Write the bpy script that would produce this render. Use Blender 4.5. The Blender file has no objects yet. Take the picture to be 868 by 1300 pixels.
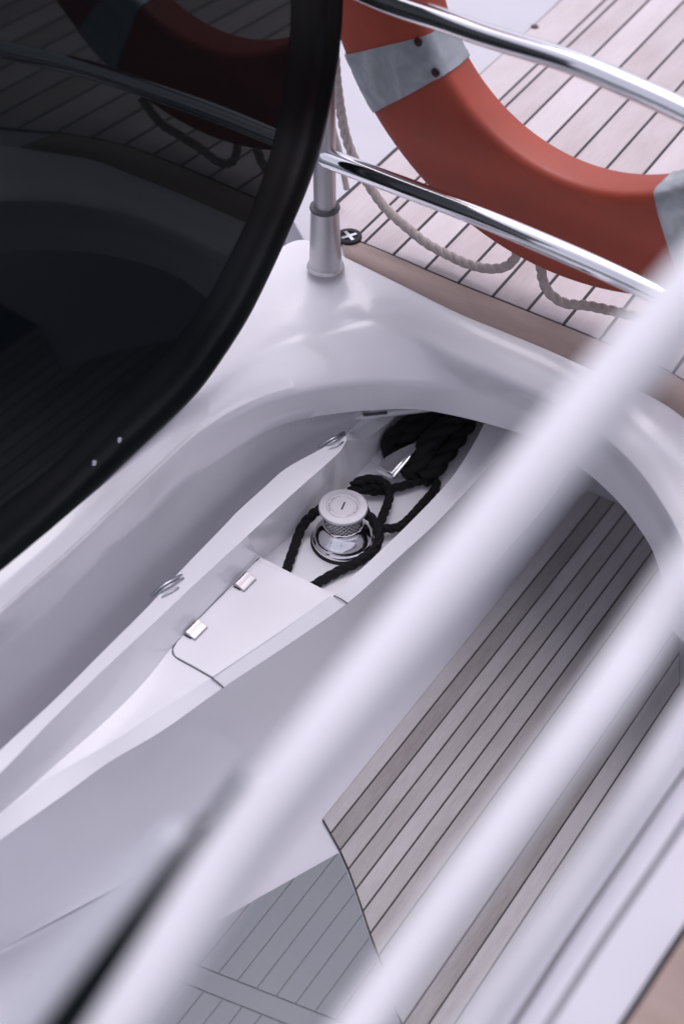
import bpy, bmesh, math, random
import numpy as np
from mathutils import Vector, Matrix
random.seed(4)
SC = bpy.context.scene
COL = SC.collection
R = math.radians

# ------------------------------------------------------------------ survey of the place
# The yacht was measured from the photograph: a 50 mm lens 2.5 m above the mooring ledge,
# looking 46 degrees down.  sp() gives the place of a sighted point at a known height,
# spv() on an upright plane, sd() at a known distance.
FPX = 1300 * 50 / 36
CAMH = 2.5
PITCH = R(46)
FW = np.array([0, math.cos(PITCH), -math.sin(PITCH)])
UP = np.array([0, math.sin(PITCH), math.cos(PITCH)])
RT = np.array([1.0, 0, 0])
EYE = np.array([0, 0, CAMH])


def ray(u, v):
    return RT * (u - 434) / FPX + UP * (650 - v) / FPX + FW


def sp(u, v, z):
    r = ray(u, v)
    return EYE + r * (z - CAMH) / r[2]


def spv(u, v, q, n):
    r = ray(u, v)
    return EYE + r * np.dot(q - EYE, n) / np.dot(r, n)


def sd(u, v, d):
    return EYE + ray(u, v) * d


def drop(u, v, z, z2):
    p = sp(u, v, z)
    p[2] = z2
    return p


# ------------------------------------------------------------------ materials
MATS = {}


def nodes(name):
    m = bpy.data.materials.new(name)
    m.use_nodes = True
    nt = m.node_tree
    return m, nt, nt.nodes['Principled BSDF']


def N(nt, kind, **kw):
    n = nt.nodes.new(kind)
    for k, v in kw.items():
        if k in n.inputs:
            n.inputs[k].default_value = v
        else:
            setattr(n, k, v)
    return n


def ramp(nt, fac, stops):
    r = nt.nodes.new('ShaderNodeValToRGB')
    e = r.color_ramp.elements
    while len(e) < len(stops):
        e.new(0.5)
    for i, (p, c) in enumerate(stops):
        e[i].position = p
        e[i].color = (*c, 1) if len(c) == 3 else c
    nt.links.new(fac, r.inputs[0])
    return r


def simple(name, col, rough=0.4, metal=0.0, coat=0.0, bump=0.0, bscale=200, var=0.06, vscale=6, spec=0.5):
    m, nt, b = nodes(name)
    L = nt.links.new
    tc = N(nt, 'ShaderNodeTexCoord')
    nz = N(nt, 'ShaderNodeTexNoise', Scale=vscale, Detail=5.0, Roughness=0.6)
    L(tc.outputs['Object'], nz.inputs['Vector'])
    lo = tuple(max(0, c * (1 - var)) for c in col)
    hi = tuple(min(1, c * (1 + var)) for c in col)
    r = ramp(nt, nz.outputs['Fac'], [(0.3, lo), (0.7, hi)])
    L(r.outputs[0], b.inputs['Base Color'])
    r2 = ramp(nt, nz.outputs['Fac'], [(0.25, (rough * 0.8,) * 3), (0.75, (min(1, rough * 1.25),) * 3)])
    L(r2.outputs[0], b.inputs['Roughness'])
    b.inputs['Metallic'].default_value = metal
    b.inputs['Coat Weight'].default_value = coat
    b.inputs['Coat Roughness'].default_value = 0.08
    b.inputs['Specular IOR Level'].default_value = spec
    if bump:
        n2 = N(nt, 'ShaderNodeTexNoise', Scale=bscale, Detail=3.0)
        L(tc.outputs['Object'], n2.inputs['Vector'])
        bp = N(nt, 'ShaderNodeBump', Strength=bump, Distance=0.002)
        L(n2.outputs['Fac'], bp.inputs['Height'])
        L(bp.outputs[0], b.inputs['Normal'])
    MATS[name] = m
    return m


def teak(name, dark, mid, light, ang, grain=1.0, rough=0.7):
    """weathered teak; grain runs along the plank direction `ang` (clockwise from +y)"""
    m, nt, b = nodes(name)
    L = nt.links.new
    tc = N(nt, 'ShaderNodeTexCoord')
    geo = N(nt, 'ShaderNodeNewGeometry')
    mp = N(nt, 'ShaderNodeMapping')
    mp.inputs['Rotation'].default_value = (0, 0, ang)
    L(tc.outputs['Object'], mp.inputs['Vector'])
    off = N(nt, 'ShaderNodeVectorMath', operation='MULTIPLY_ADD')
    comb = N(nt, 'ShaderNodeCombineXYZ')
    L(geo.outputs['Random Per Island'], comb.inputs['X'])
    L(geo.outputs['Random Per Island'], comb.inputs['Y'])
    L(comb.outputs[0], off.inputs[0])
    off.inputs[1].default_value = (3, 17, 0)
    L(mp.outputs[0], off.inputs[2])
    sc = N(nt, 'ShaderNodeMapping')
    sc.inputs['Scale'].default_value = (1, 0.045, 1)
    L(off.outputs[0], sc.inputs['Vector'])
    g1 = N(nt, 'ShaderNodeTexNoise', Scale=420.0, Detail=6.0, Roughness=0.65)
    L(sc.outputs[0], g1.inputs['Vector'])
    sc2 = N(nt, 'ShaderNodeMapping')
    sc2.inputs['Scale'].default_value = (1, 0.25, 1)
    L(off.outputs[0], sc2.inputs['Vector'])
    g2 = N(nt, 'ShaderNodeTexNoise', Scale=11.0, Detail=4.0, Roughness=0.6)
    L(sc2.outputs[0], g2.inputs['Vector'])
    g3 = N(nt, 'ShaderNodeTexNoise', Scale=650.0, Detail=2.0)
    L(tc.outputs['Object'], g3.inputs['Vector'])
    a1 = N(nt, 'ShaderNodeMath', operation='MULTIPLY_ADD')
    L(g1.outputs['Fac'], a1.inputs[0]); a1.inputs[1].default_value = 0.45 * grain
    a2 = N(nt, 'ShaderNodeMath', operation='MULTIPLY_ADD')
    L(g2.outputs['Fac'], a2.inputs[0]); a2.inputs[1].default_value = 0.5
    a3 = N(nt, 'ShaderNodeMath', operation='MULTIPLY_ADD')
    L(geo.outputs['Random Per Island'], a3.inputs[0]); a3.inputs[1].default_value = 0.34
    a4 = N(nt, 'ShaderNodeMath', operation='MULTIPLY')
    L(g3.outputs['Fac'], a4.inputs[0]); a4.inputs[1].default_value = 0.25 * grain
    L(a4.outputs[0], a3.inputs[2])
    L(a3.outputs[0], a2.inputs[2]); L(a2.outputs[0], a1.inputs[2])
    r = ramp(nt, a1.outputs[0], [(0.44, dark), (0.70, mid), (1.0, light)])
    L(r.outputs[0], b.inputs['Base Color'])
    b.inputs['Roughness'].default_value = rough
    b.inputs['Specular IOR Level'].default_value = 0.3
    bp = N(nt, 'ShaderNodeBump', Strength=0.35, Distance=0.0012)
    L(g1.outputs['Fac'], bp.inputs['Height'])
    L(bp.outputs[0], b.inputs['Normal'])
    MATS[name] = m
    return m


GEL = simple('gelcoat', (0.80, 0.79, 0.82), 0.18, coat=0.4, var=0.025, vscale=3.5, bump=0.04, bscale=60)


def weather(m, amount=0.5):
    nt = m.node_tree
    L = nt.links.new
    b = nt.nodes['Principled BSDF']
    src = b.inputs['Base Color'].links[0].from_socket
    tc = N(nt, 'ShaderNodeTexCoord')
    mp = N(nt, 'ShaderNodeMapping')
    mp.inputs['Rotation'].default_value = (0, 0, R(35))
    mp.inputs['Scale'].default_value = (1.0, 0.35, 1.0)
    L(tc.outputs['Object'], mp.inputs['Vector'])
    n1 = N(nt, 'ShaderNodeTexNoise', Scale=14.0, Detail=8.0, Roughness=0.75)
    L(mp.outputs[0], n1.inputs['Vector'])
    n2 = N(nt, 'ShaderNodeTexNoise', Scale=160.0, Detail=3.0, Roughness=0.6)
    L(tc.outputs['Object'], n2.inputs['Vector'])
    r1 = ramp(nt, n1.outputs['Fac'], [(0.42, (0, 0, 0)), (0.9, (1, 1, 1))])
    r2 = ramp(nt, n2.outputs['Fac'], [(0.70, (0, 0, 0)), (0.76, (1, 1, 1))])
    ad = N(nt, 'ShaderNodeMath', operation='MULTIPLY_ADD')
    L(r1.outputs[0], ad.inputs[0]); ad.inputs[1].default_value = 0.05 * amount
    mu = N(nt, 'ShaderNodeMath', operation='MULTIPLY')
    L(r2.outputs[0], mu.inputs[0]); mu.inputs[1].default_value = 0.16 * amount
    L(mu.outputs[0], ad.inputs[2])
    mx = N(nt, 'ShaderNodeMix', data_type='RGBA')
    L(ad.outputs[0], mx.inputs[0])
    L(src, mx.inputs[6])
    mx.inputs[7].default_value = (0.42, 0.38, 0.38, 1)
    L(mx.outputs[2], b.inputs['Base Color'])



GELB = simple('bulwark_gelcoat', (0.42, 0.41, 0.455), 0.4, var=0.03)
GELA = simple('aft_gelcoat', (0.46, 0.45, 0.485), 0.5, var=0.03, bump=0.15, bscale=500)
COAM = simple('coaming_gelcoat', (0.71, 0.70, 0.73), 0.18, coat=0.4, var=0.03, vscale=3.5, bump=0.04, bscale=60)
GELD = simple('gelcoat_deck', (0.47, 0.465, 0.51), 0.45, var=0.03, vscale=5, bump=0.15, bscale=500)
CHROME = simple('polished_steel', (0.86, 0.86, 0.88), 0.07, metal=1.0, var=0.02, vscale=30)
STEEL = simple('satin_steel', (0.84, 0.84, 0.87), 0.2, metal=1.0, var=0.04, vscale=20)
RAILP = simple('handrail_white', (0.77, 0.76, 0.79), 0.25, coat=0.4, var=0.02)
DULL = simple('dull_steel', (0.42, 0.43, 0.47), 0.35, metal=1.0, var=0.05)
weather(GEL)
weather(COAM, 0.8)
BLACKR = simple('black_rubber_and_reflection', (0.002, 0.004, 0.005), 0.38, var=0.2, spec=0.10)  # window frame rubber; also stands for the dark reflection on the lower tube
MATTEB = simple('black_seal', (0.01, 0.01, 0.011), 0.7, var=0.2)
CAULK = simple('deck_caulk', (0.012, 0.011, 0.013), 0.6, var=0.3, vscale=40)
CAULKP = simple('faded_caulk', (0.03, 0.025, 0.03), 0.7, var=0.3, vscale=40)
SEAMG = simple('grey_seal', (0.09, 0.088, 0.095), 0.5, var=0.2)
ROPE = simple('black_rope', (0.0055, 0.0055, 0.007), 0.6, var=0.5, vscale=300, bump=1.0, bscale=900, spec=0.25)
ORANGE = simple('orange_shell', (0.34, 0.056, 0.029), 0.5, var=0.12, vscale=9, bump=0.12, bscale=250)
BEIGE = simple('beige_line', (0.48, 0.42, 0.40), 0.8, var=0.15, vscale=60, bump=0.5, bscale=400)
LGREY = simple('light_grey_seal', (0.24, 0.235, 0.26), 0.5, var=0.1)
TUBEG = simple('tube_light_side', (0.40, 0.41, 0.45), 0.35, var=0.05)  # light side of the polished lower tube, put in as plain grey
CAPM = simple('brushed_cap_steel', (0.68, 0.67, 0.70), 0.4, metal=1.0, var=0.02, vscale=8)
HINGE = simple('cast_steel', (0.52, 0.505, 0.52), 0.40, metal=1.0, var=0.03, vscale=9)
DECKG = simple('shaded_teak_grey', (0.165, 0.177, 0.196), 0.6, var=0.06, vscale=7, bump=0.2, bscale=500)  # teak lying in shade, with the shade coloured in
GROOVE = simple('shaded_teak_groove', (0.150, 0.161, 0.178), 0.7, var=0.1)  # seams of the same teak, greyed for the shade
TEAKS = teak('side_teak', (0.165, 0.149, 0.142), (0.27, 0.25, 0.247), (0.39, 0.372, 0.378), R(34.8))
TEAKA = teak('aft_teak', (0.36, 0.31, 0.305), (0.485, 0.432, 0.44), (0.60, 0.55, 0.575), R(31.8), grain=0.7)
TEAKB = teak('border_teak', (0.25, 0.18, 0.155), (0.36, 0.275, 0.245), (0.46, 0.37, 0.345), R(-55), grain=0.8)


def mk_tape():
    m, nt, b = nodes('reflective_tape')
    L = nt.links.new
    tc = N(nt, 'ShaderNodeTexCoord')
    nz = N(nt, 'ShaderNodeTexNoise', Scale=9.0, Detail=5.0, Roughness=0.6, Distortion=1.5)
    L(tc.outputs['Object'], nz.inputs['Vector'])
    r = ramp(nt, nz.outputs['Fac'], [(0.3, (0.30, 0.33, 0.34)), (0.55, (0.38, 0.41, 0.43)), (0.8, (0.56, 0.6, 0.63))])
    L(r.outputs[0], b.inputs['Base Color'])
    b.inputs['Roughness'].default_value = 0.38
    b.inputs['Metallic'].default_value = 0.35
    bp = N(nt, 'ShaderNodeBump', Strength=0.6, Distance=0.006)
    L(nz.outputs['Fac'], bp.inputs['Height'])
    L(bp.outputs[0], b.inputs['Normal'])
    return m


TAPE = mk_tape()


def mk_glass():
    m, nt, b = nodes('tinted_glass')
    b.inputs['Base Color'].default_value = (0.004, 0.006, 0.007, 1)
    b.inputs['Roughness'].default_value = 0.03
    b.inputs['IOR'].default_value = 1.5
    b.inputs['Specular IOR Level'].default_value = 0.24
    b.inputs['Specular Tint'].default_value = (0.82, 1.0, 1.0, 1)
    return m


GLASS = mk_glass()


def mk_knurl():
    m, nt, b = nodes('knurled_steel')
    L = nt.links.new
    b.inputs['Metallic'].default_value = 1
    b.inputs['Roughness'].default_value = 0.25
    tc = N(nt, 'ShaderNodeTexCoord')
    sep = N(nt, 'ShaderNodeSeparateXYZ')
    L(tc.outputs['Object'], sep.inputs[0])
    at = N(nt, 'ShaderNodeMath', operation='ARCTAN2')
    L(sep.outputs['Y'], at.inputs[0]); L(sep.outputs['X'], at.inputs[1])
    f1 = N(nt, 'ShaderNodeMath', operation='MULTIPLY'); L(at.outputs[0], f1.inputs[0]); f1.inputs[1].default_value = 24.0
    s1 = N(nt, 'ShaderNodeMath', operation='SINE'); L(f1.outputs[0], s1.inputs[0])
    f2 = N(nt, 'ShaderNodeMath', operation='MULTIPLY'); L(sep.outputs['Z'], f2.inputs[0]); f2.inputs[1].default_value = 560.0
    s2 = N(nt, 'ShaderNodeMath', operation='SINE'); L(f2.outputs[0], s2.inputs[0])
    mu = N(nt, 'ShaderNodeMath', operation='MULTIPLY'); L(s1.outputs[0], mu.inputs[0]); L(s2.outputs[0], mu.inputs[1])
    r = ramp(nt, mu.outputs[0], [(0.0, (0.55, 0.54, 0.55)), (0.3, (0.70, 0.69, 0.71)), (0.5, (0.04, 0.038, 0.04))])
    L(r.outputs[0], b.inputs['Base Color'])
    bp = N(nt, 'ShaderNodeBump', Strength=0.8, Distance=0.002)
    bp.invert = True
    L(mu.outputs[0], bp.inputs['Height'])
    L(bp.outputs[0], b.inputs['Normal'])
    return m


KNURL = mk_knurl()


def mk_water():
    m, nt, b = nodes('harbour_water')
    L = nt.links.new
    b.inputs['Base Color'].default_value = (0.012, 0.03, 0.04, 1)
    b.inputs['Roughness'].default_value = 0.12
    tc = N(nt, 'ShaderNodeTexCoord')
    nz = N(nt, 'ShaderNodeTexNoise', Scale=2.5, Detail=5.0)
    L(tc.outputs['Object'], nz.inputs['Vector'])
    bp = N(nt, 'ShaderNodeBump', Strength=0.5, Distance=0.1)
    L(nz.outputs['Fac'], bp.inputs['Height'])
    L(bp.outputs[0], b.inputs['Normal'])
    return m


WATER = mk_water()

# ------------------------------------------------------------------ object helpers


def thing(name, label, cat, loc=(0, 0, 0), group=None):
    o = bpy.data.objects.new(name, None)
    COL.objects.link(o)
    o.empty_display_size = 0.1
    o.location = tuple(loc)
    o['label'] = label
    o['category'] = cat
    if group:
        o['group'] = group
    return o


def base_of(o):
    p = Vector((0, 0, 0))
    while o is not None:
        p += o.location
        o = o.parent
    return p


class MB:
    def __init__(self):
        self.v = []
        self.f = []
        self.m = []

    def add(self, vs, fs, mi=0):
        k = len(self.v)
        self.v += [tuple(float(c) for c in p) for p in vs]
        self.f += [tuple(i + k for i in f) for f in fs]
        self.m += [mi] * len(fs)

    def grid(self, rows, closed_u=False, closed_v=False, mi=0, cap=False):
        """rows: list of equally long point lists"""
        nr, nc = len(rows), len(rows[0])
        vs = [p for r in rows for p in r]
        fs = []
        for i in range(nr if closed_u else nr - 1):
            i2 = (i + 1) % nr
            for j in range(nc if closed_v else nc - 1):
                j2 = (j + 1) % nc
                fs.append((i * nc + j, i * nc + j2, i2 * nc + j2, i2 * nc + j))
        if cap and closed_v:
            fs.append(tuple(range(nc))[::-1])
            fs.append(tuple((nr - 1) * nc + j for j in range(nc)))
        self.add(vs, fs, mi)

    def prism(self, poly, z0, z1, mi=0):
        n = len(poly)
        a = sum(poly[i][0] * poly[(i + 1) % n][1] - poly[(i + 1) % n][0] * poly[i][1] for i in range(n))
        if a < 0:
            poly = poly[::-1]
        vs = [(p[0], p[1], z0) for p in poly] + [(p[0], p[1], z1) for p in poly]
        fs = [tuple(range(n))[::-1], tuple(range(n, 2 * n))]
        fs += [(i, (i + 1) % n, n + (i + 1) % n, n + i) for i in range(n)]
        self.add(vs, fs, mi)

    def box(self, c, ax, ay, az, mi=0):
        c, ax, ay, az = map(np.array, (c, ax, ay, az))
        vs = [c + sx * ax + sy * ay + sz * az for sz in (-1, 1) for sy in (-1, 1) for sx in (-1, 1)]
        fs = [(0, 2, 3, 1), (4, 5, 7, 6), (0, 1, 5, 4), (2, 6, 7, 3), (0, 4, 6, 2), (1, 3, 7, 5)]
        self.add(vs, fs, mi)

    def build(self, name, mats, parent=None, sharp=35, bevel=0, segs=3, solid=0, face_eye=False, recalc=True, subsurf=0):
        me = bpy.data.meshes.new(name)
        org = base_of(parent) if parent is not None else Vector((0, 0, 0))
        me.from_pydata([(p[0] - org.x, p[1] - org.y, p[2] - org.z) for p in self.v], [], self.f)
        for m in (mats if isinstance(mats, (list, tuple)) else [mats]):
            me.materials.append(m)
        for p, mi in zip(me.polygons, self.m):
            p.material_index = mi
        bm = bmesh.new()
        bm.from_mesh(me)
        bmesh.ops.remove_doubles(bm, verts=bm.verts, dist=1e-6)
        if recalc:
            bmesh.ops.recalc_face_normals(bm, faces=bm.faces)
        if face_eye:
            eye = Vector(EYE) - org
            s = sum(f.normal.dot((eye - f.calc_center_median()).normalized()) * f.calc_area() for f in bm.faces)
            if s < 0:
                bmesh.ops.reverse_faces(bm, faces=bm.faces)
        for f in bm.faces:
            f.smooth = True
        for e in bm.edges:
            if len(e.link_faces) == 2:
                e.smooth = e.calc_face_angle(0) < R(sharp)
        bm.to_mesh(me)
        bm.free()
        o = bpy.data.objects.new(name, me)
        COL.objects.link(o)
        if parent is not None:
            o.parent = parent
        if subsurf:
            s = o.modifiers.new('smooth', 'SUBSURF')
            s.levels = s.render_levels = subsurf
        if solid:
            s = o.modifiers.new('thickness', 'SOLIDIFY')
            s.thickness = solid
            s.offset = -1
        if bevel:
            b = o.modifiers.new('edges', 'BEVEL')
            b.width = bevel
            b.segments = segs
            b.limit_method = 'ANGLE'
            b.angle_limit = R(28)
            b.harden_normals = False
        return o


def struct(o):
    o['kind'] = 'structure'
    return o


def tag(o, label, cat, group=None):
    o['label'] = label
    o['category'] = cat
    if group:
        o['group'] = group
    return o


def spline(pts, n, arclen=True):
    P = np.array([np.array(p, float) for p in pts])
    k = len(P)
    if k == 2:
        t = np.linspace(0, 1, n)[:, None]
        return list(P[0] * (1 - t) + P[1] * t)
    Q = np.vstack([2 * P[0] - P[1], P, 2 * P[-1] - P[-2]])

    def ev(t):
        i = min(int(t), k - 2)
        f = t - i
        p0, p1, p2, p3 = Q[i], Q[i + 1], Q[i + 2], Q[i + 3]
        return 0.5 * ((2 * p1) + (-p0 + p2) * f + (2 * p0 - 5 * p1 + 4 * p2 - p3) * f ** 2 + (-p0 + 3 * p1 - 3 * p2 + p3) * f ** 3)
    if not arclen:
        return [ev(t) for t in np.linspace(0, k - 1, n)]
    m = 24 * k
    D = np.array([ev(t) for t in np.linspace(0, k - 1, m)])
    s = np.concatenate([[0], np.cumsum(np.linalg.norm(np.diff(D, axis=0), axis=1))])
    tt = np.linspace(0, s[-1], n)
    return [np.array([np.interp(t, s, D[:, c]) for c in range(3)]) for t in tt]


def frames(path):
    P = np.array(path)
    T = np.gradient(P, axis=0)
    T /= np.linalg.norm(T, axis=1)[:, None]
    a = np.array([0, 0, 1.0])
    if abs(T[0] @ a) > 0.95:
        a = np.array([1.0, 0, 0])
    U = [np.cross(T[0], a)]
    U[0] /= np.linalg.norm(U[0])
    for i in range(1, len(P)):
        u = U[-1] - T[i] * (U[-1] @ T[i])
        U.append(u / np.linalg.norm(u))
    U = np.array(U)
    return P, T, U, np.cross(T, U)


def tube(mb, path, r, n=16, mi=0, cap=True):
    P, T, U, V = frames(path)
    rows = []
    for i in range(len(P)):
        ri = r(i / (len(P) - 1)) if callable(r) else r
        rows.append([P[i] + ri * (math.cos(a) * U[i] + math.sin(a) * V[i]) for a in np.linspace(0, 2 * math.pi, n, endpoint=False)])
    mb.grid(rows, closed_v=True, cap=cap, mi=mi)


def round_tube(mb, path, r, n=20, mi=0):
    """tube with rounded ends"""
    P = list(path)
    d0 = (P[0] - P[1]) / np.linalg.norm(P[0] - P[1])
    d1 = (P[-1] - P[-2]) / np.linalg.norm(P[-1] - P[-2])
    s = [(1.0, 0.02), (0.92, 0.39), (0.7, 0.71), (0.38, 0.92), (0.0, 1.0)]
    path2 = [P[0] + d0 * r * a for a, _ in s[:-1]] + P + [P[-1] + d1 * r * a for a, _ in s[:-1]][::-1]
    rad = [b for _, b in s[:-1]] + [1] * len(P) + [b for _, b in s[:-1]][::-1]
    Pp, T, U, V = frames(path2)
    rows = [[Pp[i] + r * rad[i] * (math.cos(a) * U[i] + math.sin(a) * V[i]) for a in np.linspace(0, 2 * math.pi, n, endpoint=False)] for i in range(len(Pp))]
    mb.grid(rows, closed_v=True, cap=True, mi=mi)


def rope(mb, path, r, lay=3.2, strands=3, n=30):
    """laid rope: lobed section that turns as it runs along the path"""
    P, T, U, V = frames(path)
    s = np.concatenate([[0], np.cumsum(np.linalg.norm(np.diff(P, axis=0), axis=1))])
    rows = []
    for i in range(len(P)):
        tw = 2 * math.pi * s[i] / (r * 2 * lay)
        row = []
        for a in np.linspace(0, 2 * math.pi, n, endpoint=False):
            q = abs(math.cos(strands * 0.5 * (a - tw)))
            rr = r * (0.68 + 0.37 * q ** 0.6) + random.uniform(-0.02, 0.02) * r
            row.append(P[i] + rr * (math.cos(a) * U[i] + math.sin(a) * V[i]))
        rows.append(row)
    mb.grid(rows, closed_v=True, cap=True)


def lathe(mb, c, prof, n=72, mi=0):
    c = np.array(c, float)
    rows = [[c + np.array([r * math.cos(a), r * math.sin(a), z]) for a in np.linspace(0, 2 * math.pi, n, endpoint=False)] for r, z in prof]
    mb.grid(rows, closed_v=True, mi=mi)


def clip(poly, w0, w1, h):
    """part of a plan polygon lying between two parallel lines w0 < p.h < w1"""
    for sgn, lim in ((1, w0), (-1, -w1)):
        out = []
        for i in range(len(poly)):
            a, b = poly[i], poly[(i + 1) % len(poly)]
            da, db = sgn * (a[0] * h[0] + a[1] * h[1]) - lim, sgn * (b[0] * h[0] + b[1] * h[1]) - lim
            if da >= 0:
                out.append(a)
            if (da >= 0) != (db >= 0):
                t = da / (da - db)
                out.append((a[0] + (b[0] - a[0]) * t, a[1] + (b[1] - a[1]) * t))
        poly = out
        if len(poly) < 3:
            return []
    return poly


def plan(pts, z):
    return [tuple(sp(u, v, z)[:2]) for u, v in pts]


def loft(mb, rails, n, arclen=True, sub=None, mi=0):
    rows = [spline(r, n, arclen) for r in rails]
    mb.grid(rows, mi=mi)


# ------------------------------------------------------------------ camera
cam = bpy.data.cameras.new('Camera')
co = bpy.data.objects.new('Camera', cam)
COL.objects.link(co)
co.location = (0, 0, CAMH)
co.rotation_euler = (math.pi / 2 - PITCH, 0, 0)
cam.sensor_fit = 'VERTICAL'
cam.sensor_height = 36
cam.lens = 50
cam.clip_start = 0.05
cam.clip_end = 3000
cam.dof.use_dof = True
cam.dof.focus_distance = float((sp(437, 665, 0.07) - EYE) @ FW)
cam.dof.aperture_fstop = 1.4
cam.dof.aperture_blades = 0
SC.camera = co

# ------------------------------------------------------------------ water and hull floor
mb = MB()
mb.add([(-1500, -1500, -1.9), (1500, -1500, -1.9), (1500, 1500, -1.9), (-1500, 1500, -1.9)], [(0, 1, 2, 3)])
struct(mb.build('water', WATER))

ZS = -0.35
mb = MB()
mb.prism(plan([(-900, 1500), (-300, 700), (300, -100), (900, 0), (1500, 500), (1700, 1700), (500, 2300)], ZS - 0.012), -1.8, ZS - 0.012)
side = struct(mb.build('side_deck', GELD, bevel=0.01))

# side deck planking
hd = np.array([math.cos(R(34.8)), -math.sin(R(34.8))])
poly = plan([(410, 1039), (432, 1078), (443, 1103), (452, 1128), (461, 1155), (470, 1183), (488, 1232), (505, 1285), (530, 1340), (575, 1420), (900, 1420), (1250, 1000),
             (980, 880), (862, 870), (861, 800), (852, 752), (836, 712), (822, 682), (808, 663), (790, 642), (744, 624)], ZS)
w_first = float(sp(466, 1000, ZS)[:2] @ hd)
pit = float((sp(606, 1000, ZS) - sp(466, 1000, ZS))[:2] @ hd) / 5
mb = MB()
for k in range(-1, 16):
    a, b = w_first + k * pit, w_first + (k + 1) * pit
    a2 = a - (0.012 if k == -1 else 0)
    pl = clip(poly, a2 + 0.0022, b - 0.0022, hd)
    if len(pl) >= 3:
        mb.prism(pl, ZS - 0.008, ZS, 0)
planks = mb.build('teak_planking', [TEAKS], side, sharp=20, bevel=0.0007, segs=1)
mb = MB()
c0 = np.mean(np.array(poly), axis=0)
mb.prism([tuple(c0 + (np.array(p) - c0) * 1.003) for p in poly], ZS - 0.0115, ZS - 0.0015)
mb.build('caulking', [CAULK], side, sharp=20)

# lower teak beyond the planking; its shade is put into the grey colour
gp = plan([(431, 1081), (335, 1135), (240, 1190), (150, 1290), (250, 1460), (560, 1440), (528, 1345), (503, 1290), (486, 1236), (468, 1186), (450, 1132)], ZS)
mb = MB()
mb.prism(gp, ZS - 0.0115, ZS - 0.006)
mb.build('shaded_deck_base', [GROOVE], side)
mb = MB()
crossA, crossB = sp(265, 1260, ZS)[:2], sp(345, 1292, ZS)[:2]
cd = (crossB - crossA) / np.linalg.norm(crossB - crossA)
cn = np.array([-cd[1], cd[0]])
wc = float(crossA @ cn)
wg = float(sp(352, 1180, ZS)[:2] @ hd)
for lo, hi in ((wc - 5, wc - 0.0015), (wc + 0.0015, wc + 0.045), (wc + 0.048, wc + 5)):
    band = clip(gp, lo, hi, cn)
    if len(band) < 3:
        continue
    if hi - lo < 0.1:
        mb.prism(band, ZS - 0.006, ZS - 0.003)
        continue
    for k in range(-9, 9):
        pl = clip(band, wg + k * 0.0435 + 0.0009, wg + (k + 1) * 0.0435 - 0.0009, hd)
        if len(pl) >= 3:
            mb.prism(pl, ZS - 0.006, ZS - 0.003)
mb.build('shaded_planking', [DECKG], side, sharp=20)

# ------------------------------------------------------------------ aft deck
ZA = 0.44
KA = (CAMH - ZA) / 1.86
R0 = [(-80, 780), (0, 700), (100, 612), (190, 520), (250, 445), (300, 375), (346, 322), (386, 304), (438, 326), (507, 360), (577, 395), (640, 421),
      (700, 446), (770, 478), (837, 509), (880, 540), (930, 580), (1000, 640)]
edge = R0[7:]
mb = MB()
mb.prism(plan(edge + [(1150, 760), (1700, 500), (1500, -300), (900, -420), (200, -420), (300, 150)], ZA), ZA - 0.12, ZA - 0.004)
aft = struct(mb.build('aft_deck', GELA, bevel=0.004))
ha = np.array([math.cos(R(31.8)), -math.sin(R(31.8))])
inner = [(425, 294), (462, 309), (517, 332), (542, 343), (585, 361), (620, 375), (670, 395), (715, 413), (761, 432), (840, 467), (890, 497), (940, 535), (1010, 600)]
pp = plan(inner + [(1160, 720), (1700, 480), (1500, -280), (1010, -280), (711, 0), (664, 44), (600, 102), (552, 144), (496, 193), (458, 228), (425, 257)], ZA)
wA = float(sp(664, 44, ZA)[:2] @ ha)
wA2 = float(sp(709, 57, ZA)[:2] @ ha)
wA3 = float(sp(720, 61, ZA)[:2] @ ha)
w1 = float(sp(715, 413, ZA)[:2] @ ha)
w2 = float(sp(761, 432, ZA)[:2] @ ha)
pa = w2 - w1
w = w1
offs = []
while w > wA3 + pa * 0.7:
    offs.insert(0, w)
    w -= pa
w = w1 + pa
while w < w1 + 3:
    offs.append(w)
    w += pa
offs = [wA, wA2, wA3] + offs
mb = MB()
for a, b in zip(offs, offs[1:]):
    pl = clip(pp, a + 0.0042, b - 0.0042, ha)
    if len(pl) >= 3:
        mb.prism(pl, ZA - 0.003, ZA + 0.004)
mb.build('teak_planking', [TEAKA], aft, sharp=20)
mb = MB()
bp_ = plan(edge[1:-1], ZA)
ip_ = plan(inner, ZA)
c1 = np.array(ip_)
mb.prism(pp, ZA - 0.0035, ZA + 0.001)
mb.build('caulking', [CAULKP], aft, sharp=20)
# border plank between the moulding and the planking
ipn = spline([(p[0], p[1], 0) for p in plan([(432, 302)] + inner[1:-1], ZA)], 40)
opn = spline([(p[0], p[1], 0) for p in plan(edge[1:-1], ZA)], 40)
outline = [(p[0], p[1]) for p in opn]
inl = [(a[0] + (b[0] - a[0]) * 0.06, a[1] + (b[1] - a[1]) * 0.06) for a, b in zip(ipn, opn)]
mb = MB()
for i0, i1 in ((0, 15), (15, 28), (28, 39)):
    mb.grid([[(p[0], p[1], ZA + 0.003) for p in inl[i0:i1 + 1]], [(p[0], p[1], ZA + 0.003) for p in outline[i0:i1 + 1]]])
mb.build('border_plank', [TEAKB], aft, solid=0.01, face_eye=True)

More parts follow.
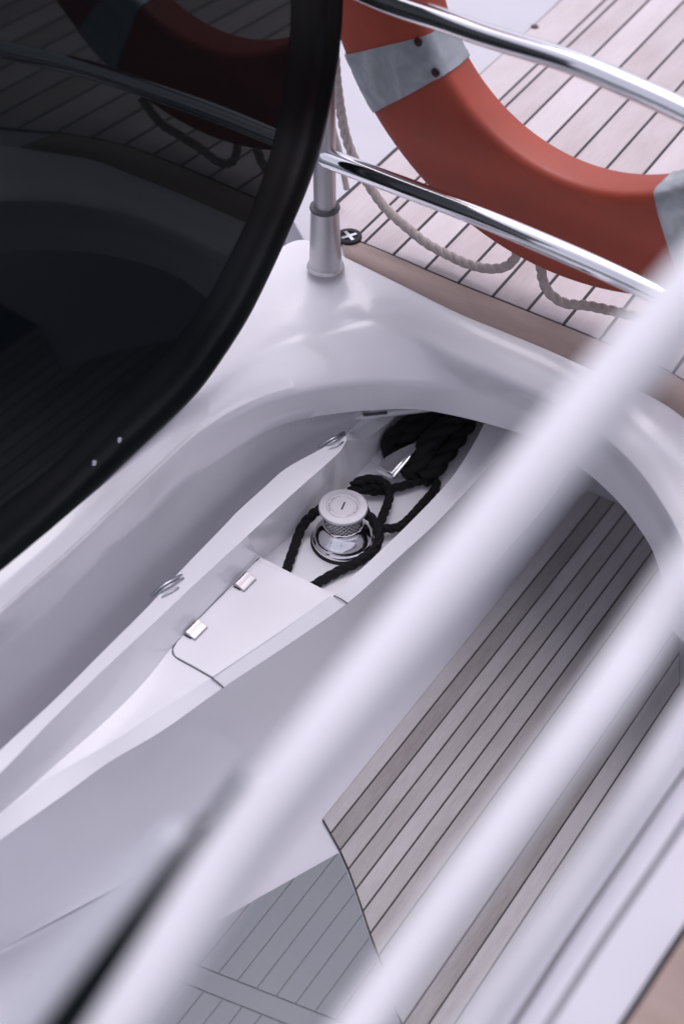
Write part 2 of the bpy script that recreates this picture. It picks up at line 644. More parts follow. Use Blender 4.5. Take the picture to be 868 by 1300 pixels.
# ------------------------------------------------------------------ moulded coaming with the arched opening
M_ = [(-80, 835), (0, 752), (100, 662), (190, 574), (250, 512), (308, 460), (366, 432), (424, 417), (474, 412), (520, 424), (565, 448), (625, 474),
      (690, 503), (750, 540), (800, 582), (840, 635), (868, 690), (895, 780)]
R1 = [(-80, 862), (0, 785), (100, 697), (200, 602), (260, 550), (329, 513), (398, 494), (453, 487), (502, 487), (560, 493), (606, 502), (663, 521),
      (720, 552), (776, 590), (810, 632), (840, 680), (865, 740), (880, 830)]
R2 = [(-80, 890), (0, 818), (100, 735), (190, 655), (260, 592), (329, 550), (376, 534), (430, 525), (476, 521), (523, 520), (565, 526), (620, 539),
      (675, 557), (730, 590), (775, 628), (808, 668), (832, 712), (852, 800)]
R3 = [(-80, 1050), (0, 962), (69, 897), (138, 828), (200, 765), (272, 688), (334, 626), (385, 588), (440, 550), (480, 512), (530, 465), (580, 420),
      (640, 400), (720, 420), (790, 460), (850, 520), (900, 590), (950, 700)]
rails = []


def rail3(L, zf):
    return [sp(u, v, zf(i) if callable(zf) else zf) for i, (u, v) in enumerate(L)]


def mix(A, B, t):
    return [a * (1 - t) + b * t for a, b in zip(A, B)]


def zr1(i):
    return 0.295 + 0.105 * max(0.0, min(1.0, (7.5 - i) / 5))


r0, rm, r1, r2, r3 = rail3(R0, ZA), rail3(M_, lambda i: min(ZA - 0.008, 0.395 + 0.025 * max(0.0, min(1.0, (6 - i) / 4)))), rail3(R1, zr1), rail3(R2, lambda i: zr1(i) - 0.08), rail3(R3, 0.0)
rin = [np.array([a[0], a[1], a[2] - 0.010]) * (1 - t) + np.array([b[0], b[1], a[2] - 0.010]) * t for a, b, t in zip(r2, r3, [0.04 + 0.24 * max(0.0, min(1.0, (i - 1.5) / 3.5)) for i in range(18)])]
rmid = mix(rm, r1, 0.55)
for i, p in enumerate(rmid):
    p[2] += 0.006 if i > 7 else -0.008
rlip = mix(rm, r1, 0.93)
for p in rlip:
    p[2] += 0.010
r1b = mix(r1, r2, 0.12)
mb = MB()
loft(mb, [r0, mix(r0, rm, 0.5), mix(r0, rm, 0.85), mix(rm, rmid, 0.2), rmid, rlip, r1, r1b, mix(r1, r2, 0.6), r2, rin, mix(rin, r3, 0.35), r3], 150, arclen=False)
coam = mb.build('coaming', COAM, sharp=62, face_eye=True, solid=0.012, bevel=0.009, segs=4)
coam.modifiers['edges'].angle_limit = R(55)
tag(coam, 'white moulded coaming with a wide curved opening above the mooring ledge', 'coaming')

# ------------------------------------------------------------------ mooring ledge
ZL = 0.17
ZT = 0.06
ledge = thing('mooring_ledge', 'white moulded ledge with a raised lip and a sunken well holding the capstan', 'ledge', sp(300, 800, ZS))


def seg(*L):
    return [p if isinstance(p, np.ndarray) else sp(*p) for p in L]


def withz(L, z):
    return [(u, v, z) for u, v in L]


LO = [withz([(-70, 1020), (0, 953), (69, 889), (138, 820), (190, 768), (228, 726), (285, 667)], ZL),
      withz([(285, 667), (300, 651), (334, 620), (364, 594), (409, 569), (438, 551)], ZL),
      [(438, 551, ZL), (452, 545, 0.10), (480, 530, 0.08), (512, 505, 0.08)]]
LI = [withz([(-70, 1047), (0, 982), (69, 911), (138, 844), (194, 792), (249, 740), (314, 680)], ZL),
      withz([(314, 680), (345, 651), (379, 620), (412, 591), (432, 572), (440, 558)], ZL),
      [(440, 558, ZL), (464, 556, 0.09), (490, 538, 0.08), (520, 512, 0.08)]]
F_ = [withz([(-70, 1097), (0, 1033), (40, 999), (69, 973), (138, 912), (185, 864), (225, 815), (280, 757), (328, 706)], ZT),
      [(328, 714, 0), (360, 688, 0), (395, 661, 0), (425, 636, 0), (453, 603, 0)],
      [(453, 603, 0), (486, 567, 0), (518, 528, 0), (540, 495, 0)]]
OI = [withz([(-70, 1100), (0, 1038), (40, 1003), (69, 983), (138, 944), (207, 899), (268, 860), (353, 804), (424, 755)], ZT),
      withz([(424, 755), (434, 745), (500, 683), (545, 638)], ZT),
      withz([(545, 638), (575, 604), (600, 565), (615, 537), (632, 505)], ZT)]
OO = [withz([(-70, 1122), (0, 1067), (83, 1008), (138, 968), (207, 927), (283, 873), (360, 822), (440, 766)], 0.035),
      withz([(440, 766), (505, 708), (560, 657)], 0.035),
      withz([(560, 657), (620, 592), (657, 552), (690, 505)], 0.035)]
OF = [withz([(-70, 1243), (0, 1205), (100, 1152), (205, 1095), (300, 1042), (385, 985)], ZS),
      withz([(385, 985), (470, 890), (550, 800)], ZS),
      withz([(550, 800), (640, 700), (700, 630), (740, 560)], ZS)]
cnt = (70, 50, 34)


def rs(L):
    out = []
    for s, n in zip(L, cnt):
        out.append(spline(seg(*s), n))
    return out


def rs_joined(L):
    """one smooth curve through all pieces, cut at the breaks"""
    pts, br = [], []
    for s in L:
        q = seg(*s)
        pts += q if not pts else q[1:]
        br.append(q[-1])
    D = np.array(spline(pts, 1500))
    ids = [0] + [int(np.argmin(np.linalg.norm(D - b, axis=1))) for b in br]
    return [spline(list(D[a:b + 1][::max(1, (b - a) // 40)]) + [D[b]], n) for a, b, n in zip(ids, ids[1:], cnt)]


ff, oi = rs(F_), rs(OI)
oo, of = rs_joined(OO), rs_joined(OF)
lo, li = [rs_joined(L[:2]) + [spline(seg(*L[2]), cnt[2])] for L in (LO, LI)]


def joinrow(L):
    return [p for s in L for p in s]


def lerp_rows(A, B, t, z=None, dz=0):
    out = []
    for a, b in zip(A, B):
        q = a * (1 - t) + b * t
        if z is not None:
            q = np.array([q[0], q[1], z])
        q = q + np.array([0, 0, dz])
        out.append(q)
    return out


LOr, LIr, Fr, OIr, OOr, OFr = map(joinrow, (lo, li, ff, oi, oo, of))
na = cnt[0]
# foot of the outer lip inside the well
Gr = []
for i, (a, b) in enumerate(zip(Fr, OIr)):
    if i < na:
        Gr.append(a * 0.05 + b * 0.95)
    else:
        d = (a - b)
        d[2] = 0
        d /= max(1e-6, np.linalg.norm(d))
        q = b + d * 0.012
        Gr.append(np.array([q[0], q[1], 0.0]))
BK = [np.array([p[0], p[1], p[2] - 0.15]) + np.array([-0.012, 0.010, 0]) for p in LOr]
OM1 = lerp_rows(OOr, OFr, 0.12)
OM = []
for a, b in zip(OOr, OFr):
    q = a * 0.62 + b * 0.38
    q[2] = a[2] * 0.30 + b[2] * 0.70
    OM.append(q)
OM2 = []
for a, b in zip(OOr, OFr):
    q = a * 0.30 + b * 0.70
    q[2] = a[2] * 0.06 + b[2] * 0.94
    OM2.append(q)
OMa = lerp_rows(OOr, OM, 0.5)
mb = MB()
mb.grid([BK, LOr, LIr, lerp_rows(LIr, Fr, 0.5), Fr, lerp_rows(Fr, Gr, 0.5), Gr, OIr, OOr, OMa, OM, OM2, OFr])
lb = mb.build('ledge_body', GEL, ledge, sharp=30, bevel=0.0045, segs=3, face_eye=True)

# locker lid with two hinges, let into the ledge
lid_top = [(325, 712), (282, 756), (240, 798), (225, 815), (219, 825), (222, 834), (250, 849), (270, 860.5), (353, 805), (421, 757), (376, 732)]
lt = [sp(u, v, ZT) for u, v in lid_top]
lc = np.mean(lt, axis=0)
ring1 = [lc + (p - lc) * 0.992 for p in lt]
mb = MB()
zt = ZT + 0.0022
top = [np.array([p[0], p[1], zt]) for p in ring1]
bot = [np.array([p[0], p[1], ZT - 0.002]) for p in ring1]
n = len(top)
mb.add(top + bot, [tuple(range(n))] + [(i, (i + 1) % n, n + (i + 1) % n, n + i) for i in range(n)])
lid = mb.build('locker_lid', GEL, ledge, sharp=30, bevel=0.0012, segs=2)
lid['label'] = 'white hinged locker lid'
mb = MB()
seam = [sp(u, v, ZT + 0.001) for u, v in [(329, 708), (325, 712), (300, 738), (260, 778), (240, 798), (226, 813), (219.5, 824), (223, 834), (250, 849.5), (270, 861)]]
sp2 = spline(seam, 70)
sp2 += [sp(276, 866, 0.050), sp(284, 873, 0.036)]
tube(mb, sp2, 0.0015, 8)
tube(mb, spline([sp(424, 756, ZT), sp(432, 760, 0.052), sp(441, 766, 0.036)], 10), 0.0013, 8)
mb.build('lid_seal', SEAMG, lid)
hdir = sp(240, 798, ZT) - sp(325, 712, ZT)
hdir /= np.linalg.norm(hdir)
hn = np.cross(np.array([0, 0, 1.0]), hdir)
if hn @ (lc - sp(280, 757, ZT)) < 0:
    hn = -hn


def hinge(u, v):
    c = sp(u, v, zt + 0.0008) - hn * 0.004
    mb = MB()
    prof = [(-0.008, 0.0), (-0.0085, 0.005), (-0.006, 0.010), (-0.001, 0.0125), (0.004, 0.0115), (0.009, 0.0085), (0.016, 0.0065), (0.023, 0.0055), (0.0245, 0.003), (0.0245, 0.0)]
    rows = []
    for t in (-0.0225, -0.0215, 0.0215, 0.0225):
        k = 0.92 if abs(t) > 0.022 else 1
        rows.append([c + hdir * t + hn * (a * k) + np.array([0, 0, b * k]) for a, b in prof])
    mb.grid(rows)
    m = len(prof)
    mb.f += [tuple(range(m)), tuple(range(3 * m, 4 * m))]
    mb.m += [0, 0]
    o = mb.build('hinge', HINGE, lid, sharp=30)
    mb = MB()
    for t in (-0.008, 0.006):
        mb.box(c + hdir * t + hn * -0.002 + np.array([0, 0, 0.0124]), hdir * 0.005, hn * 0.0008, np.array([0, 0, 0.0006]), 0)
    mb.box(c + hdir * 0.0235 + hn * 0.004 + np.array([0, 0, 0.001]), hdir * 0.0008, hn * 0.009, np.array([0, 0, 0.0012]), 0)
    mb.build('hinge_slot', MATTEB, lid)
    return o


hinge(309, 739)
hinge(247, 800)


def chafe(pts, r):
    mb = MB()
    path = spline([sp(u, v, z) for u, v, z in pts], 24)
    round_tube(mb, path, r, 14)
    q = [p + np.array([0.004, -0.012, 0.004]) for p in path[5:]]
    round_tube(mb, q, r * 0.7, 12)
    q = [p + np.array([0.010, -0.024, 0.0]) for p in path[3:18]]
    round_tube(mb, q, r * 0.55, 12)
    mb.build('chafe_strip', DULL, ledge)


chafe([(193, 756, 0.155), (203, 747, 0.170), (217, 738, 0.174), (231, 731, 0.166)], 0.0048)
chafe([(405, 567, 0.160), (415, 561, 0.170), (426, 555, 0.174), (436, 549, 0.165)], 0.0042)
# the slotted fairlead strip under the rim
mb = MB()
path = spline([sp(u, v, 0.10) for u, v in [(362, 543), (420, 532), (480, 526), (550, 518)]], 20)
tube(mb, path, lambda t: 0.004 + 0.005 * min(1, t * 5), 12)
mb.build('fairlead_strip', GEL, ledge)
mb = MB()
for a, b in ((4, 8), (10, 14)):
    mb = MB()
    tube(mb, [p + np.array([0, -0.006, 0.008]) for p in path[a:b]], 0.004, 8)
    mb.build('fairlead_slot', SEAMG, ledge)

# ------------------------------------------------------------------ capstan
cb = sp(435.5, 687, 0)
cap = thing('capstan', 'polished steel capstan with a knurled drum and flat round cap', 'capstan', cb)
mb = MB()
lathe(mb, cb, [(0, 0.0), (0.0775, 0.0), (0.0785, 0.0025), (0.077, 0.005), (0, 0.005)])
mb.build('base_gasket', MATTEB, cap)
mb = MB()
lathe(mb, cb, [(0, 0.004), (0.0735, 0.005), (0.0745, 0.008), (0.0742, 0.015), (0.0725, 0.0185), (0.0695, 0.0195), (0.0688, 0.0208), (0.070, 0.0225), (0.0695, 0.026), (0.0665, 0.032),
               (0.0615, 0.039), (0.056, 0.0455), (0.051, 0.051), (0.0475, 0.0565), (0.0462, 0.061), (0.046, 0.064), (0.0445, 0.065)], 96)
mb.build('bell_base', CHROME, cap, sharp=50)
mb = MB()
lathe(mb, cb, [(0.0440, 0.063), (0.0435, 0.070), (0.0425, 0.084), (0.0435, 0.104), (0.045, 0.111)], 96)
mb.build('drum', KNURL, cap)
mb = MB()
lathe(mb, cb, [(0.040, 0.109), (0.0465, 0.1095), (0.0545, 0.1115), (0.0575, 0.1130), (0.0582, 0.1148), (0.0578, 0.118), (0.0562, 0.1197), (0.0405, 0.1205), (0.0397, 0.1190), (0.0385, 0.1190), (0.0378, 0.1206),
               (0.0300, 0.1208), (0.0294, 0.1196), (0.0286, 0.1196), (0.028, 0.1208), (0, 0.1212)], 96)
capd = mb.build('cap', CAPM, cap, sharp=40)
mb = MB()
ax = np.array([math.cos(R(72)), math.sin(R(72)), 0])
ay = np.array([-ax[1], ax[0], 0])
mb.box(cb + np.array([0, 0, 0.1213]), ax * 0.0125, ay * 0.0018, np.array([0, 0, 0.0005]))
mb.build('key_slot', MATTEB, capd)
for a0 in (105, 285):
  mb = MB()
  for a in range(a0, a0 + 100, 9):
    d = np.array([math.cos(R(a)), math.sin(R(a)), 0])
    t = np.array([-d[1], d[0], 0])
    mb.box(cb + d * 0.0338 + np.array([0, 0, 0.1208]), d * random.uniform(0.0009, 0.0016), t * random.uniform(0.0006, 0.0016), np.array([0, 0, 0.0003]))
  mb.build('engraving', SEAMG, capd)

# ------------------------------------------------------------------ ropes and cleat
CT = cb + np.array([0, 0, 0.082])


def drumpt(deg, r=0.056, z=0.082):
    return cb + np.array([r * math.cos(R(deg)), r * math.sin(R(deg)), z])


mb = MB()
path = spline([sp(350, 752, 0.012), sp(362, 728, 0.014), sp(372, 700, 0.016), sp(383, 670, 0.034), sp(398, 652, 0.062),
               drumpt(150, 0.062, 0.078), drumpt(115), drumpt(80), drumpt(45), drumpt(15, 0.058, 0.078), sp(474, 662, 0.066),
               sp(481, 682, 0.044), sp(473, 700, 0.024), sp(455, 713, 0.018), sp(432, 724, 0.016), sp(412, 735, 0.014), sp(392, 748, 0.012), sp(372, 764, 0.012)], 420)
rope(mb, path, 0.0118)
o = mb.build('mooring_rope', ROPE, sharp=80)
tag(o, 'black rope looped round the capstan drum with both ends under the locker lid', 'rope', 'black mooring ropes')

mb = MB()
path = spline([sp(447, 617, 0.05), sp(456, 611, 0.062), sp(470, 608, 0.06), sp(484, 611, 0.05), sp(493, 620, 0.04), sp(494, 632, 0.036), sp(490, 645, 0.034), sp(484, 660, 0.036),
               sp(482, 670, 0.04), sp(492, 671, 0.03), sp(506, 669, 0.022), sp(520, 658, 0.02), sp(536, 640, 0.018), sp(550, 624, 0.018), sp(554, 615, 0.018), sp(549, 608, 0.02), sp(534, 610, 0.022),
               sp(515, 616, 0.022), sp(498, 620, 0.022), sp(478, 624, 0.024), sp(458, 622, 0.028), sp(446, 628, 0.03)], 460)
rope(mb, path, 0.0112)
path = spline([sp(444, 624, 0.05), sp(456, 618, 0.045), sp(472, 616, 0.042), sp(490, 619, 0.032)], 80)
rope(mb, path, 0.0118)
o = mb.build('mooring_rope', ROPE, sharp=80)
tag(o, 'thin black rope trailing in a loose loop from the cleat to the capstan', 'rope', 'black mooring ropes')

mb = MB()
path = spline([sp(592, 480, 0.07), sp(568, 507, 0.075), sp(546, 523, 0.075), sp(524, 536, 0.066), sp(508, 547, 0.054), sp(498, 557, 0.042), sp(494, 567, 0.03), sp(497, 576, 0.018), sp(508, 582, 0.006)], 260)
rope(mb, path, 0.0235, lay=3.3)
path = spline([sp(612, 490, 0.07), sp(590, 520, 0.082), sp(566, 542, 0.085), sp(545, 560, 0.075), sp(535, 581, 0.055), sp(524, 599, 0.03), sp(518, 607, 0.022)], 220)
rope(mb, path, 0.026, lay=3.3)
path = spline([sp(628, 490, 0.04), sp(604, 520, 0.045), sp(585, 548, 0.045), sp(566, 575, 0.042), sp(549, 597, 0.034), sp(534, 608, 0.024)], 220)
rope(mb, path, 0.0245, lay=3.3)
path = spline([sp(604, 485, 0.06), sp(580, 513, 0.07), sp(556, 533, 0.074), sp(536, 545, 0.068), sp(519, 553, 0.058), sp(508, 562, 0.034)], 200)
rope(mb, path, 0.0225, lay=3.3)
o = mb.build('mooring_rope', ROPE, sharp=80)
tag(o, 'thick black spliced rope eye passed over the steel cleat under the coaming rim', 'rope', 'black mooring ropes')

clb = sp(505, 598, 0)
cleat = thing('cleat', 'wedge shaped polished steel cleat partly covered by thick black rope', 'cleat', clb)
mb = MB()


def slab(mb, pts, zz, th):
    top = [sp(u, v, z) for (u, v), z in zip(pts, zz)]
    bot = [p - np.array([0, 0, th]) for p in top]
    n = len(top)
    mb.add(top + bot, [tuple(range(n)), tuple(range(n, 2 * n))[::-1]] + [(i, (i + 1) % n, n + (i + 1) % n, n + i) for i in range(n)])


slab(mb, [(478, 593), (497, 602), (512, 586), (537, 558), (520, 563), (505, 570), (490, 579)], [0.038, 0.038, 0.05, 0.07, 0.066, 0.058, 0.046], 0.02)
mb.build('horn', CHROME, cleat, sharp=30, bevel=0.004)
mb = MB()
round_tube(mb, spline([sp(499, 605, 0.034), sp(510, 592, 0.046), sp(524, 575, 0.06), sp(538, 557, 0.074)], 20), 0.0062, 14)
mb.build('horn_ridge', CHROME, cleat)
mb = MB()
lathe(mb, clb + np.array([0.028, -0.004, 0]), [(0.030, 0.0), (0.030, 0.006), (0.026, 0.009), (0.0, 0.009)], 40)
lathe(mb, clb + np.array([0.0, 0.02, 0]), [(0.020, 0.0), (0.018, 0.02), (0.018, 0.035), (0, 0.035)], 30)
mb.build('base', CHROME, cleat)

# ------------------------------------------------------------------ tinted cabin window
wd = np.array([math.sin(R(35.5)), math.cos(R(35.5)), 0])
wn = np.array([wd[1], -wd[0], 0])          # towards the deck / camera
wq = spv(100, 640, sp(413, 338, 0.44) + wn * 0.045, wn)


def sw(u, v, off=0.0):
    return spv(u, v, wq + wn * off, wn)


win = thing('cabin_window', 'large black tinted window with a thick rounded black rubber frame', 'window', wq)
OUT = [(-140, 850), (-60, 783), (0, 729), (60, 676), (112, 628), (170, 573), (218, 528), (252, 492), (282, 450), (312, 402), (338, 350), (364, 292), (390, 230), (408, 170), (421, 105), (429, 50), (432, 0), (433, -70), (428, -150), (410, -260)]
INN = [(-140, 752), (-60, 688), (0, 637), (52, 597), (92, 558), (138, 512), (174, 480), (205, 448), (232, 412), (262, 370), (288, 320), (312, 270), (333, 210), (346, 160), (356, 108), (362, 55), (364, 0), (363, -70), (357, -150), (340, -260)]
prof = [(0.0, -0.03), (0.0, 0.006), (0.04, 0.012), (0.12, 0.015), (0.22, 0.011), (0.28, 0.008), (0.36, 0.0095), (0.46, 0.0115), (0.54, 0.0122), (0.62, 0.0112), (0.68, 0.0108), (0.80, 0.0115), (0.95, 0.0112), (1.0, 0.0104), (1.0, 0.004)]
rows = []
for t, h in prof:
    pts = []
    for (a, b), (c, d) in zip(OUT, INN):
        A, B = sw(a, b), sw(c, d)
        pts.append(A * (1 - t) + B * t + wn * h)
    rows.append(spline(pts, 120, arclen=False))
mb = MB()
mb.grid(rows)
frame = mb.build('frame', BLACKR, win, sharp=40, face_eye=True)
mb = MB()
gl = [spline([sw(c * 0.85 + a * 0.15, d * 0.85 + b * 0.15, 0.010) for (a, b), (c, d) in zip(OUT, INN)], 120, arclen=False)]
far = [p * 1.0 for p in gl[0]]
anchor = sw(-500, -300, 0.010)
g2 = [p * 0.02 + anchor * 0.98 for p in gl[0]]
mids = [[p * (1 - t) + anchor * t for p in gl[0]] for t in (0, 0.3, 0.6, 0.98)]
mb.grid(mids)
gp_ = mb.build('glass_pane', GLASS, win, solid=0.01, face_eye=True)
for p in gp_.data.polygons:
    p.use_smooth = False
for (u, v) in ((119, 587), (151, 558)):
    c = sw(u, v, 0.012)
    mb = MB()
    rws = []
    e2 = np.array([0, 0, 1.0])
    for r_, h_ in ((0.0065, 0), (0.006, 0.003), (0.004, 0.0045), (0.0001, 0.005)):
        rws.append([c + wn * h_ + r_ * (math.cos(a) * wd + math.sin(a) * e2) for a in np.linspace(0, 2 * math.pi, 20, endpoint=False)])
    mb.grid(rws, closed_v=True)
    mb.build('screw', STEEL, frame)

# ------------------------------------------------------------------ aft guard rail
sb = sp(413, 338, ZA)
rn = np.array([math.sin(R(35.5)), math.cos(R(35.5)), 0])
rh = np.array([rn[1], -rn[0], 0])
gr = thing('guard_rail', 'polished steel guard rail with two bars above the aft deck', 'rail', sb)
mb = MB()
lathe(mb, sb, [(a * KA, b * KA) for a, b in [(0.0, 0.0), (0.041, 0.0), (0.040, 0.003), (0.0355, 0.006), (0.0335, 0.06), (0.0305, 0.135), (0.030, 0.15), (0.0245, 0.153), (0.0235, 0.16), (0.0235, 1.0), (0, 1.0)]], 40)
st = mb.build('stanchion', HINGE, gr, sharp=40)
mb = MB()
lathe(mb, sb, [(a * KA, b * KA) for a, b in [(0.0262, 0.148), (0.0315, 0.148), (0.0325, 0.151), (0.0315, 0.155), (0.0242, 0.155)]], 40)
mb.build('collar', SEAMG, st)
mb = MB()
lp = [spv(u, v, sb - rn * 0.012, rn) for u, v in [(416, 201), (500, 233), (600, 271), (700, 313), (760, 339)]]
e = lp[-1]
lp += [spv(u, v, sb - rn * 0.012, rn) for u, v in [(812, 363), (868, 391), (960, 440), (1150, 540)]]
round_tube(mb, spline(lp, 80), 0.0205 * KA, 24)
mb.build('rail', CHROME, gr)
mb = MB()
upx = [(330, -75), (440, -21), (500, 5), (560, 25), (620, 46), (720, 77), (791, 106), (868, 141), (960, 190), (1080, 262)]
round_tube(mb, spline([spv(u, v, sb - rn * 0.012, rn) for u, v in upx], 90), 0.0200 * KA, 24)
mb.build('rail', CHROME, gr)

# ------------------------------------------------------------------ lifebuoy
bc2 = np.array([0.499 * KA, CAMH - (CAMH - 1.355) * KA])
q0 = sb + rn * 0.1 * KA
bcen = q0 + rh * bc2[0]
bcen = np.array([bcen[0], bcen[1], bc2[1]])
buoy = thing('lifebuoy', 'orange lifebuoy with grey reflective bands hanging behind the steel guard rail', 'lifebuoy', bcen - np.array([0, 0, 0.6]))
RI, RO, TH = 0.368 * KA, 0.593 * KA, 0.10 * KA


def sect(grow=0.0, n=36):
    out = []
    w, t = (RO - RI) / 2 + grow, TH / 2 + grow
    for a in np.linspace(0, 2 * math.pi, n, endpoint=False):
        c, s = math.cos(a), math.sin(a)
        e = 0.30
        out.append(((RO + RI) / 2 + w * math.copysign(abs(c) ** e, c), TH / 2 + t * math.copysign(abs(s) ** e, s)))
    return out


def bpt(phi, r, d):
    return bcen + rh * (r * math.sin(phi)) - np.array([0, 0, r * math.cos(phi)]) + rn * d


def sweep(mb, a0, a1, grow, n, closed=False, jit=0.0):
    S = sect(grow)
    rows = []
    for k in range(n):
        t = R(a0 + (a1 - a0) * (k / (n if closed else n - 1)))
        rows.append([bpt(t, r, d) + np.random.RandomState(k * 77 + i).uniform(-jit, jit, 3) for i, (r, d) in enumerate(S)])
    mb.grid(rows, closed_u=closed, closed_v=True, cap=not closed)


mb = MB()
sweep(mb, 0, 360, 0, 144, True)
ring = mb.build('ring', ORANGE, buoy, sharp=60)
for a in (-56.5, 34.0, 123.5, 213.5):
    mb = MB()
    sweep(mb, a - 6.2, a + 6.2, 0.003, 14, jit=0.0012)
    mb.build('reflective_band', TAPE, buoy, sharp=60)
mb = MB()
for (u, v) in ((531, 53), (553, 92)):
    c = spv(u, v, q0 - rn * 0.001, rn)
    rws = [[c - rn * h_ + r_ * (math.cos(a) * rh + math.sin(a) * np.array([0, 0, 1.0])) for a in np.linspace(0, 2 * math.pi, 20, endpoint=False)] for r_, h_ in ((0.010, 0), (0.010, 0.003), (0.007, 0.004), (0.0, 0.003))]
    m1 = MB()
    m1.grid(rws, closed_v=True)
    m1.build('eyelet', simple('dark_red_eyelet', (0.035, 0.008, 0.008), 0.5), buoy)


def bl(u, v, off=0.14):
    return spv(u, v, sb + rn * off * KA, rn)


mb = MB()
rope(mb, spline([bl(424, 60), bl(428, 110), bl(437, 165), bl(449, 200), bl(468, 235), bl(489, 264), bl(514, 287), bl(540, 308), bl(567, 323), bl(593, 335), bl(620, 341), bl(642, 338), bl(655, 324), bl(657, 305)], 320), 0.0115)
rope(mb, spline([bl(684, 318), bl(686, 340), bl(690, 360), bl(699, 374), bl(717, 385), bl(745, 388), bl(779, 395), bl(815, 402), bl(850, 390)], 220), 0.0115)
tube(mb, spline([bl(418, 90, 0.2), bl(420, 150, 0.2), bl(430, 190, 0.2), bl(440, 240, 0.2)], 40), 0.008, 10)
mb.build('grab_line', BEIGE, buoy)

# ------------------------------------------------------------------ small deck fittings
dp = sp(443, 303, ZA)
dr = thing('deck_drain', 'round black deck drain with a crossed grate beside the stanchion foot', 'drain', dp)
mb = MB()
lathe(mb, dp + np.array([0, 0, 0.0]), [(0.020, 0.004), (0.021, 0.009), (0.027, 0.011), (0.0315, 0.009), (0.0325, 0.0)], 40)
mb.build('rim', MATTEB, dr)
mb = MB()
lathe(mb, dp, [(0.0, 0.0045), (0.0215, 0.0045)], 40)
mb.build('sump', CAULK, dr)
mb = MB()
for a in (28, 118):
    d = np.array([math.cos(R(a)), math.sin(R(a)), 0])
    mb.box(dp + np.array([0, 0, 0.007 + 0.0004 * (a > 90)]), d * 0.0205, np.array([-d[1], d[0], 0]) * 0.0042, np.array([0, 0, 0.002]))
mb.build('grate', STEEL, dr)
pp1 = sp(678, 36, ZA)
mb = MB()
lathe(mb, pp1, [(0.0, 0.009), (0.009, 0.009), (0.012, 0.006), (0.0125, 0.002)], 24)
tag(mb.build('deck_plug', simple('brown_plug', (0.06, 0.035, 0.03), 0.5)), 'small dark brown plug in the border plank of the aft deck', 'plug')

# ------------------------------------------------------------------ foreground handrails
hr = thing('handrail', 'thick white painted handrail with two parallel bars close to the lens', 'handrail', sd(-90, 1600, 1.1))


def bar(pts, r, n=60, name='rail', mat=RAILP):
    mb = MB()
    path = spline([sd(*p) for p in pts], n)
    round_tube(mb, path, r, 28)
    return mb.build(name, mat, hr)


bar([(1500, -330, 0.92), (1180, 30, 0.96), (868, 382, 1.0), (715, 560, 1.02), (565, 745, 1.04), (400, 950, 1.06), (290, 1098, 1.08), (165, 1290, 1.10), (0, 1530, 1.14)], 0.0255)
bar([(1500, -90, 0.98), (1150, 330, 1.01), (888, 706, 1.05), (824, 800, 1.06), (755, 900, 1.06), (604, 1100, 1.07), (503, 1240, 1.08), (343, 1470, 1.09)], 0.0200)
bar([(1500, 50, 1.18), (1180, 480, 1.22), (912, 860, 1.26), (824, 995, 1.26), (756, 1092, 1.27), (667, 1215, 1.28), (584, 1330, 1.29), (450, 1520, 1.30)], 0.0178)
# lower tube and bracket; the tube's light and dark reflections are two coloured bars
bar([(226, 1078, 1.20), (150, 1168, 1.20), (48, 1297, 1.20), (-90, 1480, 1.20)], 0.024, name='lower_tube', mat=TUBEG)
bar([(270, 1062, 1.16), (193, 1162, 1.16), (106, 1278, 1.16), (-20, 1445, 1.16)], 0.0175, name='dark_reflection', mat=BLACKR)
bar([(322, 990, 1.12), (284, 1036, 1.16)], 0.013, n=6, name='bracket', mat=DULL)
for (u, v, d) in ((1500, -330, 0.92), (0, 1530, 1.14)):
    a = sd(u, v, d)
    mb = MB()
    tube(mb, [a, np.array([a[0], a[1], ZS])], 0.02, 20)
    mb.build('post', RAILP, hr)

# ------------------------------------------------------------------ outboard bulwark
ZB = 0.55
bw = thing('bulwark', 'white moulded bulwark with long grooves and a brown teak capping', 'bulwark', sp(800, 1200, ZS))


def bline(o):
    base = [(1100, 590), (1000, 765), (905, 925), (834, 1030), (792, 1092), (719, 1198), (668, 1276), (560, 1440), (470, 1580)]
    return [(u + o * 1.0, v) for u, v in base]


rows = []
spec = [(-62, 0.36), (-60, 0.53), (-52, ZB), (-30, ZB + 0.004), (-26, ZB), (-22, ZB + 0.004), (-4, ZB), (-3, ZB - 0.02), (3, ZB - 0.02), (4, ZB), (12, ZB + 0.006), (36, ZB + 0.006), (40, ZB - 0.004), (44, ZB - 0.004), (48, ZB + 0.002), (132, ZB + 0.002), (136, ZB - 0.012)]
for o_, z in spec:
    rows.append(spline([sp(u, v, z) for u, v in bline(o_)], 50, arclen=False))
mb = MB()
mb.grid(rows)
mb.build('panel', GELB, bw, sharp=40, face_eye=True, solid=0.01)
mb = MB()
g = spline([sp(u, v, ZB - 0.010) for u, v in bline(0)], 50, arclen=False)
tube(mb, g, 0.0058, 8)
mb.build('groove_seal', SEAMG, bw)
for o_, r_ in ((-29, 0.0075), (44, 0.0075)):
    mb = MB()
    tube(mb, spline([sp(u, v, ZB - 0.001) for u, v in bline(o_)], 50, arclen=False), r_, 8)
    mb.build('groove_seal', LGREY, bw)
mb = MB()
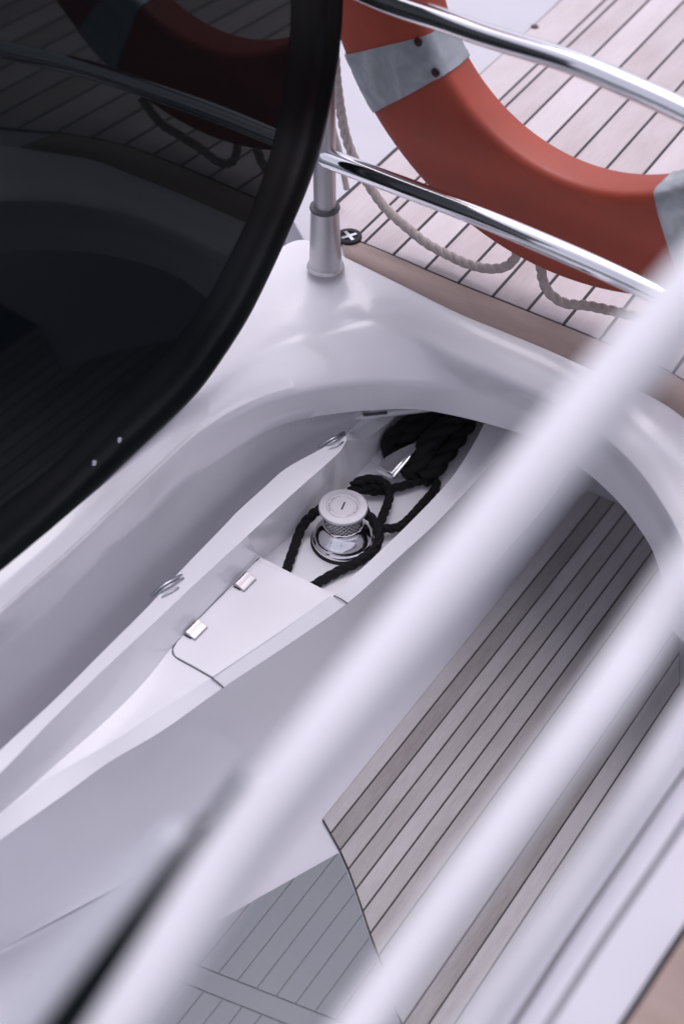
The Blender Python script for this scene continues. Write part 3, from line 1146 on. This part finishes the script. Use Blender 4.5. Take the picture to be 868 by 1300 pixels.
rows = [spline([sp(u, v, z) for u, v in bline(o_)], 50, arclen=False) for o_, z in ((140, ZB - 0.03), (140, ZB + 0.0), (144, ZB + 0.004), (420, ZB + 0.004), (424, ZB - 0.03))]
mb.grid(rows)
mb.build('teak_capping', TEAKB, bw, sharp=30, face_eye=True)
mb = MB()
rows = [spline([sp(u, v, ZB + 0.002) for u, v in bline(o_)], 50, arclen=False) for o_ in (134, 142)]
tube(mb, [(a + b) / 2 for a, b in zip(*rows)], 0.005, 8)
mb.build('capping_seal', MATTEB, bw)

# ------------------------------------------------------------------ light
SUN_EL, SUN_AZ = 76, 15          # azimuth clockwise from +y
w = bpy.data.worlds.new('World')
SC.world = w
w.use_nodes = True
nt = w.node_tree
bg = nt.nodes['Background']
sky = nt.nodes.new('ShaderNodeTexSky')
sky.sky_type = 'NISHITA'
sky.sun_disc = False
sky.sun_elevation = R(SUN_EL)
sky.sun_rotation = R(SUN_AZ)
sky.air_density = 1.0
sky.dust_density = 4.0
hs = nt.nodes.new('ShaderNodeHueSaturation')
hs.inputs['Saturation'].default_value = 0.22
nt.links.new(sky.outputs[0], hs.inputs['Color'])
mul = nt.nodes.new('ShaderNodeMix')
mul.data_type = 'RGBA'
mul.blend_type = 'MULTIPLY'
mul.inputs[0].default_value = 1.0
mul.inputs[7].default_value = (0.975, 0.935, 1.065, 1)
nt.links.new(hs.outputs[0], mul.inputs[6])
nt.links.new(mul.outputs[2], bg.inputs['Color'])
bg.inputs['Strength'].default_value = 0.15
sl = bpy.data.lights.new('Sun', 'SUN')
sl.energy = 0.9
sl.angle = R(40)
sl.color = (1.0, 0.95, 0.98)
so = bpy.data.objects.new('Sun', sl)
COL.objects.link(so)
dv = Vector((math.sin(R(SUN_AZ)) * math.cos(R(SUN_EL)), math.cos(R(SUN_AZ)) * math.cos(R(SUN_EL)), math.sin(R(SUN_EL))))
so.rotation_euler = (-dv).to_track_quat('-Z', 'Y').to_euler()
so.location = (0, 2, 20)

vs = SC.view_settings
SC.display_settings.display_device = 'sRGB'
vs.view_transform = 'Standard'
vs.look = 'None'
vs.exposure = 0.41
vs.gamma = 1.0
